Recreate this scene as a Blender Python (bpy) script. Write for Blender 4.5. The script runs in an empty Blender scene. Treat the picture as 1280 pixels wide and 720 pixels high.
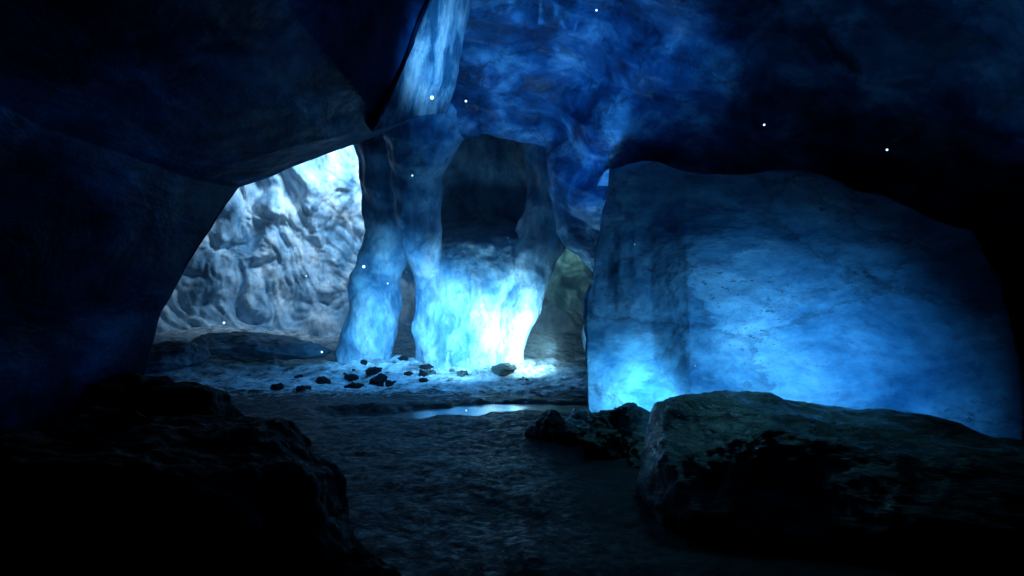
import bpy, math, random, bmesh
import numpy as np
from mathutils import Vector, noise, Matrix
random.seed(7)
sc = bpy.context.scene
sc.view_settings.view_transform = 'Standard'
sc.view_settings.look = 'None'
sc.view_settings.exposure = 0

# ------------------------------------------------------------------ materials
def N(nt, t, **kw):
    n = nt.nodes.new(t)
    for k, v in kw.items():
        if k.startswith('i_'):
            n.inputs[k[2:].replace('_', ' ')].default_value = v
        else:
            setattr(n, k, v)
    return n

def ramp(nt, fac, stops):
    r = nt.nodes.new('ShaderNodeValToRGB')
    els = r.color_ramp.elements
    while len(els) < len(stops):
        els.new(0.5)
    for e, (p, c) in zip(els, stops):
        e.position = p
        e.color = (*c, 1)
    nt.links.new(fac, r.inputs[0])
    return r.outputs[0]

def mixc(nt, fac, a, b, mode='MIX'):
    m = nt.nodes.new('ShaderNodeMix')
    m.data_type = 'RGBA'
    m.blend_type = mode
    for s, v in ((m.inputs[0], fac), (m.inputs[6], a), (m.inputs[7], b)):
        if isinstance(v, (float, int)):
            s.default_value = v
        elif isinstance(v, tuple):
            s.default_value = (*v, 1)
        else:
            nt.links.new(v, s)
    return m.outputs[2]

def ice(name, dark, mid, light, scale=1.0, stretch=(1, 1, 1), rot=(0, 0, 0), rough=0.36, bump=0.3, speck=0.0,
        cracks=0.5, sss=0.0, spread=(0.36, 0.50, 0.66), coat=0.0, spec=0.5):
    m = bpy.data.materials.new(name)
    m.use_nodes = True
    nt = m.node_tree
    b = nt.nodes['Principled BSDF']
    L = nt.links.new
    tc = N(nt, 'ShaderNodeTexCoord')
    mp = N(nt, 'ShaderNodeMapping')
    mp.inputs['Scale'].default_value = stretch
    mp.inputs['Rotation'].default_value = rot
    L(tc.outputs['Object'], mp.inputs[0])
    co = mp.outputs[0]
    n1 = N(nt, 'ShaderNodeTexNoise', i_Scale=0.95*scale, i_Detail=6.0, i_Roughness=0.6, i_Distortion=0.35)
    L(co, n1.inputs['Vector'])
    c = ramp(nt, n1.outputs['Fac'], list(zip(spread, (dark, mid, light))))
    n3 = N(nt, 'ShaderNodeTexNoise', i_Scale=4.2*scale, i_Detail=6.0, i_Roughness=0.68, i_Distortion=0.4)
    L(co, n3.inputs['Vector'])
    g = ramp(nt, n3.outputs['Fac'], [(0.36, (0.42, 0.48, 0.55)), (0.62, (1.0, 1.0, 1.0))])
    c = mixc(nt, 0.75, c, g, 'MULTIPLY')
    if cracks > 0:
        vo = N(nt, 'ShaderNodeTexVoronoi', feature='DISTANCE_TO_EDGE', i_Scale=0.75*scale)
        wv = N(nt, 'ShaderNodeVectorMath', operation='MULTIPLY_ADD')
        L(n3.outputs['Color'], wv.inputs[0])
        wv.inputs[1].default_value = (0.55, 0.55, 0.55)
        L(co, wv.inputs[2])
        L(wv.outputs[0], vo.inputs['Vector'])
        cr = ramp(nt, vo.outputs['Distance'], [(0.0, (1-cracks,)*3), (0.04, (1, 1, 1))])
        c = mixc(nt, 1.0, c, cr, 'MULTIPLY')
    if speck > 0:
        n4 = N(nt, 'ShaderNodeTexNoise', i_Scale=15.0, i_Detail=3.0, i_Roughness=0.75)
        L(co, n4.inputs['Vector'])
        s1 = ramp(nt, n4.outputs['Fac'], [(0.34, (0, 0, 0)), (0.42, (1, 1, 1))])
        s2 = ramp(nt, n1.outputs['Fac'], [(0.50, (1, 1, 1)), (0.60, (0, 0, 0))])
        s = mixc(nt, 1.0, s1, s2, 'LIGHTEN')
        s = mixc(nt, speck, (1, 1, 1), s)
        c = mixc(nt, 1.0, c, s, 'MULTIPLY')
    L(c, b.inputs['Base Color'])
    rr = ramp(nt, n3.outputs['Fac'], [(0.3, (rough-0.14,)*3), (0.7, (rough+0.16,)*3)])
    L(rr, b.inputs['Roughness'])
    b.inputs['IOR'].default_value = 1.31
    b.inputs['Specular IOR Level'].default_value = spec
    if coat:
        b.inputs['Coat Weight'].default_value = coat
        b.inputs['Coat Roughness'].default_value = 0.2
    if sss > 0:
        b.inputs['Subsurface Weight'].default_value = sss
        b.inputs['Subsurface Radius'].default_value = (0.2, 0.5, 0.9)
        b.inputs['Subsurface Scale'].default_value = 0.25
    b1 = N(nt, 'ShaderNodeBump', i_Strength=bump, i_Distance=0.35)
    L(n1.outputs['Fac'], b1.inputs['Height'])
    b2 = N(nt, 'ShaderNodeBump', i_Strength=bump*0.8, i_Distance=0.07)
    L(n3.outputs['Fac'], b2.inputs['Height'])
    L(b1.outputs[0], b2.inputs['Normal'])
    L(b2.outputs[0], b.inputs['Normal'])
    return m

def rock_mat(name, dark, light, scale=1.0, rough=0.45, stretch=(1, 1, 1), bump=1.0, spec=.5):
    m = bpy.data.materials.new(name)
    m.use_nodes = True
    nt = m.node_tree
    b = nt.nodes['Principled BSDF']
    L = nt.links.new
    tc = N(nt, 'ShaderNodeTexCoord')
    mp = N(nt, 'ShaderNodeMapping')
    mp.inputs['Scale'].default_value = stretch
    mp.inputs['Rotation'].default_value = (0.2, 0.3, 0.5)
    L(tc.outputs['Object'], mp.inputs[0])
    n1 = N(nt, 'ShaderNodeTexNoise', i_Scale=2.6*scale, i_Detail=8.0, i_Roughness=0.68, i_Distortion=0.6)
    n2 = N(nt, 'ShaderNodeTexNoise', i_Scale=14*scale, i_Detail=6.0, i_Roughness=0.7, i_Distortion=0.3)
    L(mp.outputs[0], n1.inputs['Vector'])
    L(mp.outputs[0], n2.inputs['Vector'])
    c = ramp(nt, n1.outputs['Fac'], [(0.36, dark), (0.66, light)])
    g = ramp(nt, n2.outputs['Fac'], [(0.38, (0.35,)*3), (0.62, (1, 1, 1))])
    c = mixc(nt, 0.8, c, g, 'MULTIPLY')
    L(c, b.inputs['Base Color'])
    rr = ramp(nt, n2.outputs['Fac'], [(0.35, (rough-0.2,)*3), (0.65, (rough+0.25,)*3)])
    L(rr, b.inputs['Roughness'])
    b.inputs['Specular IOR Level'].default_value = spec
    b1 = N(nt, 'ShaderNodeBump', i_Strength=0.9*bump, i_Distance=0.10)
    L(n1.outputs['Fac'], b1.inputs['Height'])
    b2 = N(nt, 'ShaderNodeBump', i_Strength=0.7*bump, i_Distance=0.025)
    L(n2.outputs['Fac'], b2.inputs['Height'])
    L(b1.outputs[0], b2.inputs['Normal'])
    L(b2.outputs[0], b.inputs['Normal'])
    return m

M_col = ice('ice_column_mat', (0.08, 0.28, 0.48), (0.40, 0.65, 0.82), (0.92, 0.97, 1.0), 1.25, (1.2, 1.2, 0.62), (0, .35, 0), cracks=0.35, sss=0.25, bump=0.35, coat=.15)
M_ceil = ice('ice_ceiling_mat', (0.010, 0.065, 0.15), (0.07, 0.26, 0.45), (0.75, 0.92, 1.0), 1.25, (1, 1, 1.25), (0.3, 0.7, 0.2), cracks=0.5, bump=0.35, coat=.2, rough=.36, spread=(.39, .52, .67))
M_block = ice('ice_block_mat', (0.10, 0.28, 0.41), (0.38, 0.59, 0.70), (0.84, 0.92, 0.95), 1.05, (0.7, 0.8, 1.3), (0, .25, 0), cracks=0.4, speck=0.65, bump=0.30, rough=.50, spec=.3, spread=(.35, .49, .64))
M_shelf_shade = ice('ice_shelf_shade_mat', (0.001, 0.009, 0.036), (0.002, 0.028, 0.10), (0.02, 0.15, 0.38), 0.9, (1.0, 0.5, 1), (0, 0, .3), cracks=0.35, spec=.12, rough=.45)  # darkened ice: the shade beside the blade is put into the colour
M_blade_lit = ice('ice_blade_lit_mat', (0.06, 0.20, 0.32), (0.42, 0.62, 0.76), (0.95, 0.98, 1.0), 2.4, (1.6, 1, .35), (0, .42, 0), cracks=0.3, coat=.3, spread=(.42, .52, .60))  # paler than the shelf: the fin's lit face is put into the colour
M_back = ice('ice_back_mat', (0.12, 0.29, 0.45), (0.42, 0.64, 0.82), (0.88, 0.96, 1.0), 1.3, (1, 1, .6), (0, .4, 0), cracks=0.3, bump=0.4, rough=.42, spec=.3)
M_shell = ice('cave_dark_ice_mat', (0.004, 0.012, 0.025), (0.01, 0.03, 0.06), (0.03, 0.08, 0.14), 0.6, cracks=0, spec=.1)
M_rock = rock_mat('wet_rock_mat', (0.025, 0.036, 0.034), (0.19, 0.23, 0.20), 1.0, 0.36, (.5, 1, 2.6), 1.0)
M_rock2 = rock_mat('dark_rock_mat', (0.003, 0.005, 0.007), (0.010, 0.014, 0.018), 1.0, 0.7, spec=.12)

# ------------------------------------------------------------------ mesh helpers
def obj_from(name, verts, faces, mat, smooth=True, parent=None):
    me = bpy.data.meshes.new(name)
    me.from_pydata([tuple(v) for v in verts], [], faces)
    me.update()
    if smooth:
        me.polygons.foreach_set('use_smooth', [True]*len(me.polygons))
    me.materials.append(mat)
    o = bpy.data.objects.new(name, me)
    sc.collection.objects.link(o)
    if parent:
        o.parent = parent
    return o

def resample(a, n, crease, closed=False):
    k = a.shape[0]
    t = np.linspace(0, k-1 if not closed else k, n, endpoint=not closed)
    i = np.floor(t).astype(int)
    if not closed:
        i = np.clip(i, 0, k-2)
    f = (t-i)[:, None, None]
    def g(j):
        return a[np.mod(j, k)] if closed else a[np.clip(j, 0, k-1)]
    p0, p1, p2, p3 = g(i-1), g(i), g(i+1), g(i+2)
    cr = 0.5*((2*p1)+(-p0+p2)*f+(2*p0-5*p1+4*p2-p3)*f**2+(-p0+3*p1-3*p2+p3)*f**3)
    li = p1*(1-f)+p2*f
    return cr*(1-crease)+li*crease

def grid_faces(nv, nu, closed=False):
    F = []
    for r in range(nv-1):
        for c in range(nu if closed else nu-1):
            c2 = (c+1) % nu
            F.append((r*nu+c, r*nu+c2, (r+1)*nu+c2, (r+1)*nu+c))
    return F

def displace(P, Nn, fn):
    out = np.empty_like(P)
    for r in range(P.shape[0]):
        for c in range(P.shape[1]):
            p = P[r, c]
            out[r, c] = p+Nn[r, c]*fn(Vector(p))
    return out

def sheet(name, ctrl, nv, nu, fn, mat, crease=0.5, parent=None):
    a = np.array(ctrl, float)
    a = resample(a, nv, crease)
    a = resample(a.transpose(1, 0, 2), nu, crease).transpose(1, 0, 2)
    du = np.gradient(a, axis=1)
    dv = np.gradient(a, axis=0)
    n = np.cross(du, dv)
    n /= np.linalg.norm(n, axis=2, keepdims=True)+1e-9
    P = displace(a, n, fn)
    return obj_from(name, P.reshape(-1, 3), grid_faces(nv, nu), mat, True, parent)

def column(name, secs, nv, nu, fn, mat, crease=0.3, parent=None):
    s = np.array(secs, float)[:, None, :]
    s = resample(s, nv, crease)[:, 0, :]
    th = np.linspace(0, 2*math.pi, nu, endpoint=False)
    P = np.zeros((nv, nu, 3))
    Nn = np.zeros((nv, nu, 3))
    for r in range(nv):
        z, cx, cy, rx, ry = s[r]
        P[r, :, 0] = cx+rx*np.cos(th)
        P[r, :, 1] = cy+ry*np.sin(th)
        P[r, :, 2] = z
        Nn[r, :, 0] = np.cos(th)
        Nn[r, :, 1] = np.sin(th)
    P = displace(P, Nn, fn)
    return obj_from(name, P.reshape(-1, 3), grid_faces(nv, nu, True), mat, True, parent)

def fbm(p, o=5, H=0.9):
    return noise.fractal(p, H, 2.1, o)

def rid(p, o=5):
    return noise.ridged_multi_fractal(p, 0.9, 2.1, o, 1.0, 2.0)

def tri(x):
    x = x % 1.0
    return abs(2*x-1)*2-1

def facets(p, f, off):
    w = noise.noise_vector(p*0.55+Vector((off, 0, 0)))*0.45
    q = (p+w)*f
    return (tri(q.dot(Vector((.83, .31, .47)))+off)+0.8*tri(q.dot(Vector((-.52, .35, .78)))*1.3+off*2)
            + 0.6*tri(q.dot(Vector((.25, -.6, .76)))*2.1+off*3))/2.4

def ice_fn(amp=0.12, sc_=0.8, famp=0.1, fsc=0.4, off=0):
    def f(p):
        q = Vector((p.x*sc_+off, p.y*sc_, p.z*sc_))
        w = noise.noise_vector(q*0.7)*0.6
        return amp*fbm(q+w, 4, 1.1)+famp*facets(p, fsc, off)
    return f

def flute_fn(amp, sx, sz, off=0, fine=0.015):
    def f(p):
        q = Vector((p.x*sx+off, p.y*sx, p.z*sz))
        w = noise.noise_vector(p*0.5)*0.5
        return amp*(rid(q+w, 3)-1.0)*0.6+fine*fbm(p*4, 3)
    return f

# ------------------------------------------------------------------ ice shelf (upper left, nearest ceiling)
shelf = [
 [(-7.5,10.5,-.2),(-7,10.5,2.2),(-5.8,10.2,4.0),(-4.2,10.0,4.8),(-2.9,10,5.4),(-1.6,9.8,5.9),(-1.2,9.6,6.3),(-.9,9.4,6.8),(-.6,9.2,7.4)],
 [(-4.9,8.2,-.2),(-4.38,8.0,1.3),(-3.80,8.0,2.25),(-3.40,8.0,2.84),(-2.85,8.0,3.06),(-1.9,8.0,3.42),(-.9,8.0,3.84),(-.72,8.0,4.6),(-.5,8.0,5.5)],
 [(-4.8,7.0,-.2),(-4.45,7.0,1.3),(-3.95,7,2.2),(-3.52,7.1,2.80),(-2.9,7.1,3.00),(-2.0,7.1,3.24),(-1.46,7.3,3.44),(-1.15,7.3,4.1),(-.78,7.3,4.95)],
 [(-4.8,5,-.2),(-4.7,5,1.2),(-4.3,5,2.2),(-3.7,5,2.9),(-2.9,5,3.2),(-2.1,5,3.45),(-1.7,5,3.75),(-1.45,5,4.3),(-1.2,5,4.9)],
 [(-4.4,3,-.2),(-4.3,3,1.2),(-4.0,3,2.2),(-3.4,3,3.0),(-2.7,3,3.4),(-2.1,3,3.7),(-1.6,3,4.0),(-1.4,3,4.5),(-1.1,3,5.0)],
 [(-4.4,-1,-.2),(-4.3,-1,1.2),(-4.0,-1,2.2),(-3.4,-1,3.2),(-2.7,-1,3.7),(-2.1,-1,4.1),(-1.6,-1,4.4),(-1.2,-1,4.8),(-.9,-1,5.2)],
 [(-4.4,-5,-.2),(-4.3,-5,1.2),(-4.0,-5,2.2),(-3.4,-5,3.2),(-2.7,-5,3.7),(-2.1,-5,4.1),(-1.6,-5,4.4),(-1.2,-5,4.8),(-.9,-5,5.2)],
]
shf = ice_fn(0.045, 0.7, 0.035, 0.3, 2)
sheet('ice_shelf', shelf, 241, 297, shf, M_shelf_shade, 1.0)
blade = [
 [(-.86,8.25,3.80),(-.74,8.25,4.2),(-.66,8.25,4.6),(-.55,8.25,5.1),(-.42,8.25,5.6)],
 [(-.83,8.00,3.78),(-.70,8.00,4.2),(-.62,8.00,4.6),(-.50,8.00,5.1),(-.38,8.00,5.6)],
 [(-1.10,7.45,3.60),(-.98,7.40,3.95),(-.88,7.40,4.4),(-.74,7.40,4.9),(-.58,7.40,5.4)],
 [(-1.52,6.95,3.30),(-1.27,6.95,3.77),(-1.06,6.95,4.25),(-.85,6.95,4.8),(-.65,6.95,5.4)],
 [(-1.62,7.1,3.42),(-1.4,7.1,3.86),(-1.2,7.1,4.3),(-.98,7.1,4.85),(-.78,7.1,5.4)],
]
sheet('ice_blade', blade, 113, 129, ice_fn(0.03, 1.6, 0.03, 0.8, 3), M_blade_lit, 0.95)

# ------------------------------------------------------------------ ice ceiling & arch
ceil = [
 [(-2.4,13.6,5.3),(-1.5,13.6,5.5),(-.6,13.6,5.6),(0,13.4,5.6),(.9,13.2,5.2),(1.6,12.8,4.2),(1.9,12.6,3.3),(2.3,12.6,2.6),(2.8,12.5,1.8),(3.1,12.4,-.2)],
 [(-2.2,11,4.05),(-1.31,11,4.32),(-.55,11,4.45),(-.11,11,4.24),(.5,11,3.94),(.59,11,3.18),(.83,11,2.60),(1.18,11,2.22),(1.40,11,1.6),(1.5,11,-.2)],
 [(-2.0,10,4.48),(-1.12,10,4.73),(-.5,10,4.79),(.13,10,4.62),(.85,9.9,4.1),(1.05,10,3.6),(1.3,10,2.98),(1.5,10,2.35),(1.88,10,1.73),(2.0,10,-.2)],
 [(-1.8,9,4.98),(-.9,9,5.03),(-.34,9,5.03),(.28,9,4.96),(1.11,9,4.55),(1.46,9,3.85),(1.75,9.2,3.2),(2.3,9.5,2.7),(3.0,9.6,1.9),(3.3,9.6,-.2)],
 [(-1.3,7.8,5.6),(-.56,7.8,5.5),(-.19,7.8,5.35),(.38,7.8,5.2),(1.13,8,4.9),(1.9,8.2,4.2),(2.5,8.6,3.6),(3.2,9.0,3.1),(4.2,9.2,2.6),(5.2,9.2,1.8)],
 [(-1.4,5.6,6.0),(-.6,5.6,5.8),(0,5.6,5.7),(.6,5.6,5.5),(1.4,5.8,5.2),(2.2,6,4.8),(3.0,6.4,4.4),(4,6.8,3.8),(5,7.4,3.1),(6.4,7.4,2.0)],
 [(-1.4,0,6.0),(-.6,0,5.7),(0,0,5.5),(.6,0,5.3),(1.4,0,5.0),(2.2,0,4.8),(3.0,0,4.4),(4,0,3.8),(5,0,3.0),(6.2,0,1.5)],
 [(-1.4,-5,6.0),(-.6,-5,5.7),(0,-5,5.5),(.6,-5,5.3),(1.4,-5,5.0),(2.2,-5,4.8),(3.0,-5,4.4),(4,-5,3.8),(5,-5,3.0),(6.2,-5,1.5)],
]
sheet('ice_ceiling', ceil, 330, 330, ice_fn(0.10, 0.8, 0.28, 0.42, 9), M_ceil, 0.94)

# ------------------------------------------------------------------ right ice block
def brow(k):
    f = [0, .13, .27, .47, .62, .8, 1][k]
    left = [1.0, .98, .97, .99, 1.06, 1.20, 1.30][k]
    tops = [3.18, 3.20, 3.24, 3.06, 2.95, 2.66, 2.2, 1.75, 1.5]
    base = [(left+1.7, 9.6), (left, 8.3), (1.75, 7.95), (2.12, 7.6), (3.3, 7.3), (4.2, 6.95), (4.9, 6.55), (5.1, 6.4), (6.0, 8.0)]
    back = 0.30*f**2
    return [(x, y+back, -.2+f*(t+.2)) for (x, y), t in zip(base, tops)]
block = [brow(k) for k in range(7)]
block.append([(x, y+.4, z+.04) for x, y, z in block[-1]])
block.append([(x, y+2.2, z-.1) for x, y, z in block[-2]])
bf = ice_fn(0.09, 0.9, 0.05, 0.5, 5)
sheet('ice_wall', block, 260, 400, lambda p: bf(p)+0.02*fbm(p*2.4, 4)+0.05*(rid(Vector((p.x*.5, p.y*.5, p.z*1.1+p.x*.2)), 3)-1)*.6, M_block, 0.94)

# ------------------------------------------------------------------ columns
def colfn(off):
    a = flute_fn(0.12, 1.1, 0.38, off)
    b = ice_fn(0.06, 1.0, 0.09, 0.8, off)
    return lambda p: a(p)+b(p)
column('ice_column', [(-.2,-1.05,12.2,.82,.6),(.5,-1.0,12.2,.80,.6),(1.0,-.98,12.25,.84,.6),(1.6,-.95,12.40,.96,.7),(2.1,-.85,12.65,1.15,.8),
                      (2.6,-.8,13.2,1.4,.9),(3.2,-.8,14.8,1.8,1.0),(4.5,-.8,15.2,2.1,1.0),(6.5,-.8,15.4,2.4,1.2)], 220, 260, colfn(1), M_col)
column('ice_column', [(-.2,-.16,12.3,.38,.35),(.4,-.10,12.3,.40,.35),(1.0,0.0,12.35,.44,.38),(1.6,.2,12.4,.50,.4),(2.2,.42,12.5,.52,.45),
                      (2.8,.62,12.6,.5,.5),(3.6,.85,12.6,.55,.6),(5.4,1.0,12.8,.7,.7)], 200, 150, colfn(4), M_col)
column('ice_column', [(-.2,-3.0,13,.56,.4),(.5,-2.95,13,.54,.4),(1.2,-2.82,13,.50,.4),(1.9,-2.68,13,.50,.42),(2.6,-2.45,12.9,.54,.5),
                      (3.4,-2.35,12.7,.60,.6),(4.4,-2.3,12.5,.68,.7),(5.5,-2.1,12.3,.8,.8)], 200, 170, colfn(8), M_col)
column('ice_buttress', [(.9,-1.42,12.4,.16,.2),(1.5,-1.52,12.25,.28,.25),(2.1,-1.64,12.0,.34,.3),(2.8,-1.72,11.7,.37,.36),(3.5,-1.68,11.4,.46,.45),
                      (4.2,-1.5,11.1,.70,.6),(5.2,-1.3,10.9,1.0,.8)], 170, 150, colfn(6), M_col)

# ------------------------------------------------------------------ back wall of the far chamber
bx = [(-13, 8.5), (-11, 12), (-8.8, 14.6), (-6.5, 16.2), (-4, 17.2), (-1.5, 18), (1.5, 18), (4.5, 16.5), (8, 13)]
bk = []
for z, lean in [(-.3, 0), (1.0, .25), (2.5, .35), (4.2, .2), (6, -.3), (8.5, -2.0)]:
    bk.append([(x, y+lean-(.8 if z < 0 else 0), z) for x, y in bx])
def backfn(p):
    q = Vector((p.x*0.78+p.z*0.36, p.y*0.78, p.z*0.26-p.x*0.12))
    w = noise.noise_vector(p*0.5)*0.6+noise.noise_vector(p*1.3)*0.3
    return -0.48*(rid(q+w, 4)-1.0)*0.7-0.25*fbm(p*0.6, 3)-0.05*fbm(p*1.9, 4)
sheet('ice_back_wall', bk, 280, 580, backfn, M_back, 0.2)

# ------------------------------------------------------------------ outer cave shell
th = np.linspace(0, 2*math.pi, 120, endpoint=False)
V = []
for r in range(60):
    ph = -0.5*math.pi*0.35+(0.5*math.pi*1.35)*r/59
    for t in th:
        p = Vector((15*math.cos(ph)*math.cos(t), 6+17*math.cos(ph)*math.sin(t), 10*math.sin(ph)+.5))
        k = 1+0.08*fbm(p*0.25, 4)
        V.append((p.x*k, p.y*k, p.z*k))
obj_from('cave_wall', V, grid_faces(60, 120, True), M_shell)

# ------------------------------------------------------------------ ground
def sm(a, b, x):
    t = max(0, min(1, (x-a)/(b-a)))
    return t*t*(3-2*t)
def ground_h(x, y):
    p = Vector((x, y, 0))
    h = 0.06*fbm(p*0.7, 4)+0.012*fbm(p*3.2, 4)
    d = math.hypot((x+1.3)/3.4, (y-12.4)/1.5)
    h += 0.20*(1-sm(0.3, 1.15, d))*(1+.5*fbm(p*1.5, 4))
    h += 0.06*fbm(p*2.6, 5)*sm(8.5, 10.5, y)
    h += 0.45*sm(-4.2, -8, x)*sm(9.5, 13, y)
    h += 0.35*sm(14, 17, y)
    e = math.hypot((x-0.15)/1.6, (y-8.75)/0.50)+0.25*fbm(p*1.3+Vector((4, 0, 0)), 3)
    h -= 0.14*(1-sm(0.6, 1.15, e))
    e = math.hypot((x+1.6)/1.1, (y-8.3)/0.35)+0.3*fbm(p*1.5, 3)
    h -= 0.11*(1-sm(0.6, 1.15, e))
    h -= 0.06*math.exp(-((x-0.3-0.15*y)/0.8)**2)*(1-sm(5, 8, y))
    return h
xs = np.concatenate([np.linspace(-18, -7, 50, endpoint=False), np.linspace(-7, 6, 430, endpoint=False), np.linspace(6, 18, 50)])
ys = np.concatenate([np.linspace(-14, 2, 60, endpoint=False), np.linspace(2, 15, 420, endpoint=False), np.linspace(15, 26, 60)])
V = [(x, y, ground_h(x, y)) for y in ys for x in xs]
mg = rock_mat('ground_mat', (0.003, 0.008, 0.012), (0.022, 0.038, 0.046), 0.9, 0.6, bump=.9)
nt = mg.node_tree
b = nt.nodes['Principled BSDF']
b.inputs['Specular IOR Level'].default_value = 0.15
src = b.inputs['Base Color'].links[0].from_socket
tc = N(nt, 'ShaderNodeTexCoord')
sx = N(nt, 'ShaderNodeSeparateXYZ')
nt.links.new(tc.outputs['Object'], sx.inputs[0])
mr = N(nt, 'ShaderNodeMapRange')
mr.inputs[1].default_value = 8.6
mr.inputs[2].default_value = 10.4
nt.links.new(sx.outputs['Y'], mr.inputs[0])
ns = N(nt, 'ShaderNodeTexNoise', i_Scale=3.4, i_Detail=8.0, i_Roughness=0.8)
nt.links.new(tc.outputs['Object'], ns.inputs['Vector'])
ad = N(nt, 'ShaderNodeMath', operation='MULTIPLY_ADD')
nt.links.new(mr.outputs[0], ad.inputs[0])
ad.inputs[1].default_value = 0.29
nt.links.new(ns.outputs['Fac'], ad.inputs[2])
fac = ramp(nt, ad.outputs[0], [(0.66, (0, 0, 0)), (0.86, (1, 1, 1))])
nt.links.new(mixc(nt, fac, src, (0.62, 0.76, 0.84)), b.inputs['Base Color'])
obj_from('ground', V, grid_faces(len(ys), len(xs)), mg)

# water pool
mw = bpy.data.materials.new('water_mat')
mw.use_nodes = True
b = mw.node_tree.nodes['Principled BSDF']
b.inputs['Base Color'].default_value = (0.01, 0.03, 0.045, 1)
b.inputs['Roughness'].default_value = 0.2
b.inputs['IOR'].default_value = 1.33
nn = N(mw.node_tree, 'ShaderNodeTexNoise', i_Scale=4.0, i_Detail=3.0)
bb = N(mw.node_tree, 'ShaderNodeBump', i_Strength=0.4, i_Distance=0.04)
mw.node_tree.links.new(nn.outputs['Fac'], bb.inputs['Height'])
mw.node_tree.links.new(bb.outputs[0], b.inputs['Normal'])
wx = np.linspace(-3.4, 2.3, 30)
wy = np.linspace(7.6, 9.8, 20)
obj_from('water', [(x, y, -0.068) for y in wy for x in wx], grid_faces(20, 30), mw)

# ------------------------------------------------------------------ rocks
def rock(name, c, r, mat, seed=0, sub=5, planes=14, amp=0.10, rot=0.0, keep=0.72, parent=None, tilt=(0, 0), sq=1.0, extra=()):
    rs = random.Random(seed)
    bm = bmesh.new()
    bmesh.ops.create_icosphere(bm, subdivisions=sub, radius=1.0)
    pl = [(Vector(n).normalized(), d) for n, d in extra]
    for i in range(planes):
        n = Vector((rs.gauss(0, 1), rs.gauss(0, 1), rs.gauss(0, 0.9))).normalized()
        pl.append((n, rs.uniform(keep-0.1, keep+0.16)))
    R = Matrix.Rotation(rot, 3, 'Z') @ Matrix.Rotation(tilt[0], 3, 'X') @ Matrix.Rotation(tilt[1], 3, 'Y')
    off = Vector((seed*3.7, seed*1.3, 0))
    for v in bm.verts:
        p = v.co.copy()
        if sq != 1.0:
            p = Vector([math.copysign(abs(a)**sq, a) for a in p])
        for n, d in pl:
            k = p.dot(n)-d
            if k > 0:
                p -= n*k*0.93
        p = Vector((p.x*r[0], p.y*r[1], p.z*r[2]))
        s = min(r)
        nn = v.co.normalized()
        p += nn*(amp*s*fbm(p*(0.9/s)+off, 6, 0.8)+amp*0.35*s*(rid(p*(1.6/s)+off, 4)-1))
        v.co = R @ p + Vector(c)
    me = bpy.data.meshes.new(name)
    bm.to_mesh(me)
    bm.free()
    me.polygons.foreach_set('use_smooth', [True]*len(me.polygons))
    me.materials.append(mat)
    o = bpy.data.objects.new(name, me)
    sc.collection.objects.link(o)
    if parent:
        o.parent = parent
    return o

rock('flat_boulder', (3.25, 4.75, -.12), (2.25, 1.15, 0.66), M_rock, 11, 7, 7, 0.12, -0.10, 1.10, tilt=(0.0, 0.17), sq=0.62,
     extra=[((0.0, -.14, 1), .86), ((-.9, -.3, .5), 1.05), ((-.1, -.8, .8), 1.0), ((.3, -.9, .5), .98)])
rock('rock', (1.00, 6.35, 0.10), (0.40, 0.34, 0.40), M_rock, 3, 6, 16, 0.25, 0.4, 0.66)
rock('rock', (1.32, 5.95, 0.0), (0.26, 0.24, 0.18), M_rock, 4, 5, 12, 0.25, 1.2)
rock('rock', (0.66, 6.75, 0.05), (0.26, 0.2, 0.2), M_rock, 5, 5, 12, 0.25, 2.2)
rock('rock', (0.42, 6.9, 0.04), (0.14, 0.2, 0.26), M_rock, 6, 5, 12, 0.25, 0.7)
rock('rock', (1.32, 6.7, 0.08), (0.28, 0.24, 0.26), M_rock, 7, 5, 12, 0.25, 1.7)
rock('rock', (0.78, 7.15, 0.08), (0.16, 0.18, 0.20), M_rock, 8, 5, 12, 0.25, 2.9)
rock('rock', (0.22, 6.95, 0.0), (0.09, 0.1, 0.1), M_rock, 9, 4, 12, 0.25, .9)
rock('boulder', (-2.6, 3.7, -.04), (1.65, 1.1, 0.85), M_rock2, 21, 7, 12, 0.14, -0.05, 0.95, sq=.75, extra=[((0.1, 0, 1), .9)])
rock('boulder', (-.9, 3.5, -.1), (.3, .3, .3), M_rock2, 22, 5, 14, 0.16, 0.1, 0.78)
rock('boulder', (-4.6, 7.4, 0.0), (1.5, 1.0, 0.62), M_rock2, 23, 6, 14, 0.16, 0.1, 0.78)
M_snowrock = ice('snow_rock_mat', (0.02, 0.05, 0.08), (0.08, 0.15, 0.22), (0.35, 0.50, 0.60), 1.2, rough=0.5)
rock('ice_slab', (-5.1, 13.0, 0.40), (1.35, .8, .28), M_snowrock, 31, 6, 14, 0.16, 0.2, tilt=(0.1, .08))
rock('ice_slab', (-6.6, 12.0, 0.25), (1.2, .9, .3), M_snowrock, 32, 6, 14, 0.16, -0.2, tilt=(0.1, -.12))
stones = bpy.data.objects.new('stones', None)
sc.collection.objects.link(stones)
rs = random.Random(5)
for i in range(31):
    if i < 24:
        x = rs.gauss(-2.6, .5); y = rs.gauss(11.3, .45)
    else:
        x = rs.uniform(-2.0, 1.2); y = rs.uniform(10.6, 11.4)
    s = abs(rs.gauss(0.06, 0.035))+.025
    if i in (3, 9, 14):
        s *= 1.8
    rock('stone_%d' % i, (x, y, ground_h(x, y)+s*.1), (s*rs.uniform(1, 1.9), s*1.1, s*rs.uniform(.5, 1.0)), M_rock2 if i < 24 else M_rock, 100+i, 4, 14, 0.35, rs.uniform(0, 3), .55, parent=stones)
rock('rock', (-.15, 11.3, .16), (.24, .2, .12), M_rock, 55, 5, 12, .2, .3)

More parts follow.
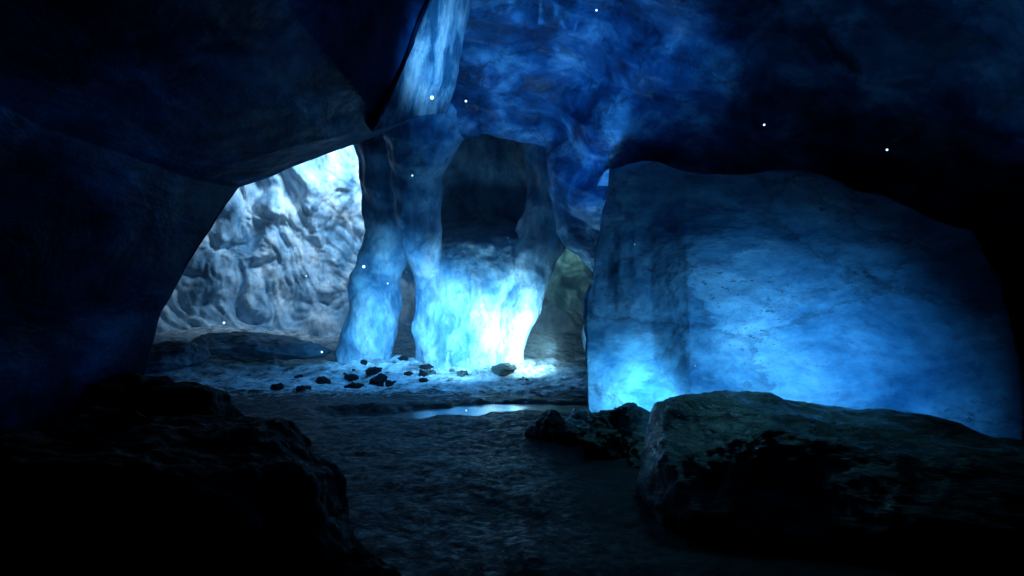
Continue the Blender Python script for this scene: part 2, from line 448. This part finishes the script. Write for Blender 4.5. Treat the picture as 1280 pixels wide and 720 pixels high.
# drifting ice crystals, their glint put in as emission
mf = bpy.data.materials.new('ice_crystal_glow_mat')
mf.use_nodes = True
b = mf.node_tree.nodes['Principled BSDF']
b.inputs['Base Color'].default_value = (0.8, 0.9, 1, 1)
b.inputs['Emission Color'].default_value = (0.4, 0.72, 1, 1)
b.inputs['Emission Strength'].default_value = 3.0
bm = bmesh.new()
fl = [(-.75,6,3.385,.018),(-.36,5,3.06,.009),(1.97,5,2.875,.008),(2.93,5,2.68,.008),(-1.39,6,1.80,.014),(-1.09,7,2.83,.009),
      (.66,5,3.77,.008),(-2.08,7,.9,.011),(-1.36,7,1.65,.008),(-3.15,7,1.22,.012),(-2.25,7,1.73,.007),(-.5,7,.26,.007)]
for i in range(6):
    fl.append((rs.uniform(-3, 4), rs.uniform(7, 12), rs.uniform(.3, 3), rs.uniform(.002, .004)))
for x, y, z, s in fl:
    bmesh.ops.create_icosphere(bm, subdivisions=2, radius=s, matrix=Matrix.Translation((x, y, z)))
me = bpy.data.meshes.new('ice_crystals')
bm.to_mesh(me)
me.materials.append(mf)
sc.collection.objects.link(bpy.data.objects.new('ice_crystals', me))

# cold mist hanging in the far part of the cave (real volume around the columns)
mm = bpy.data.materials.new('mist_mat')
mm.use_nodes = True
nt = mm.node_tree
nt.nodes.clear()
out = nt.nodes.new('ShaderNodeOutputMaterial')
vs = nt.nodes.new('ShaderNodeVolumeScatter')
vs.inputs['Color'].default_value = (0.7, 0.9, 1, 1)
vs.inputs['Density'].default_value = 0.042
vs.inputs['Anisotropy'].default_value = 0.2
nt.links.new(vs.outputs[0], out.inputs['Volume'])
bm = bmesh.new()
bmesh.ops.create_cube(bm, size=1.0)
for v in bm.verts:
    v.co = Vector((v.co.x*22-1.0, v.co.y*9.4+14.6, v.co.z*7.6+3.4))
me = bpy.data.meshes.new('mist')
bm.to_mesh(me)
me.materials.append(mm)
sc.collection.objects.link(bpy.data.objects.new('mist', me))

# ------------------------------------------------------------------ lights (hidden spots, no lamp in view)
def spot(name, loc, tgt, e, col, ang=150, blend=1.0, r=0.15):
    l = bpy.data.lights.new(name, 'SPOT')
    l.energy = e
    l.color = col
    l.spot_size = math.radians(ang)
    l.spot_blend = blend
    l.shadow_soft_size = r
    o = bpy.data.objects.new(name, l)
    o.location = loc
    o.rotation_euler = (Vector(tgt)-Vector(loc)).to_track_quat('-Z', 'Y').to_euler()
    sc.collection.objects.link(o)
    return o
BL = (0.02, 0.27, 1.0)
WB = (0.03, 0.33, 1.0)
CY = (0.12, 0.54, 1.0)
WH = (0.40, 0.80, 1.0)
spot('column_lamp', (-1.0, 9.9, .8), (-1.0, 12.2, .8), 520, (.20, .60, 1), 98)
spot('column_side_lamp', (.75, 11.0, .5), (-.1, 12.3, .7), 480, WH, 112)
spot('left_column_lamp', (-2.5, 11.0, .8), (-2.85, 12.9, .8), 140, CY, 120)
spot('floor_fill', (-2.1, 10.9, 2.7), (-2.1, 10.9, 0), 240, (.07, .42, 1), 135, r=.3)  # added overhead spot, brightens the floor around the columns
spot('wall_lamp', (3.1, 5.3, .9), (3.0, 7.4, .1), 175, WB, 130)
spot('wall_glow_lamp', (2.7, 6.3, .5), (2.7, 7.5, .4), 66, CY, 150, r=.3)
spot('wall_side_lamp', (1.50, 7.2, .25), (1.55, 8.1, .15), 140, CY, 112)
spot('arch_fill', (.4, 8.9, 1.4), (.4, 9.5, 4.8), 215, BL, 92, r=.3)  # added blue fill from below for the arch and fin
spot('ceiling_fill', (1.0, 6.9, 2.9), (1.5, 8.0, 4.8), 55, BL, 90, r=.3)  # added blue fill for the ceiling over the block
spot('blade_fill', (1.0, 5.6, 2.6), (-.9, 7.5, 4.4), 650, (.12, .48, 1), 30, r=.2)  # added narrow spot that makes the blade stand out bright
spot('rock_fill', (2.0, 6.9, 3.2), (2.1, 5.8, 0), 150, (0.10, .52, .72), 78, r=.3)  # added teal fill from above, lifts the dark foreground rocks
spot('daylight_shaft', (-3.3, 15.2, 6.0), (-4.9, 17.0, 4.2), 2500, (0.46, 0.74, 1.0), 96, r=.5)
spot('far_chamber_light', (1.6, 16.2, 3.8), (1.35, 17.6, 2.9), 110, (0.35, 0.92, .72), 60, r=.3)

# ------------------------------------------------------------------ world
w = bpy.data.worlds.new('World')
sc.world = w
w.use_nodes = True
nt = w.node_tree
bg = nt.nodes['Background']
sky = nt.nodes.new('ShaderNodeTexSky')
sky.sky_type = 'NISHITA'
sky.sun_disc = False
sky.sun_elevation = math.radians(35)
sky.sun_rotation = math.radians(20)
nt.links.new(sky.outputs[0], bg.inputs[0])
bg.inputs[1].default_value = 0.0005

# ------------------------------------------------------------------ camera
cam = bpy.data.cameras.new('camera')
cam.sensor_width = 36
cam.lens = 22.5
cam.clip_end = 200
co = bpy.data.objects.new('camera', cam)
co.location = (0, 0, 1.6)
co.rotation_euler = (math.radians(90), 0, 0)
sc.collection.objects.link(co)
sc.camera = co
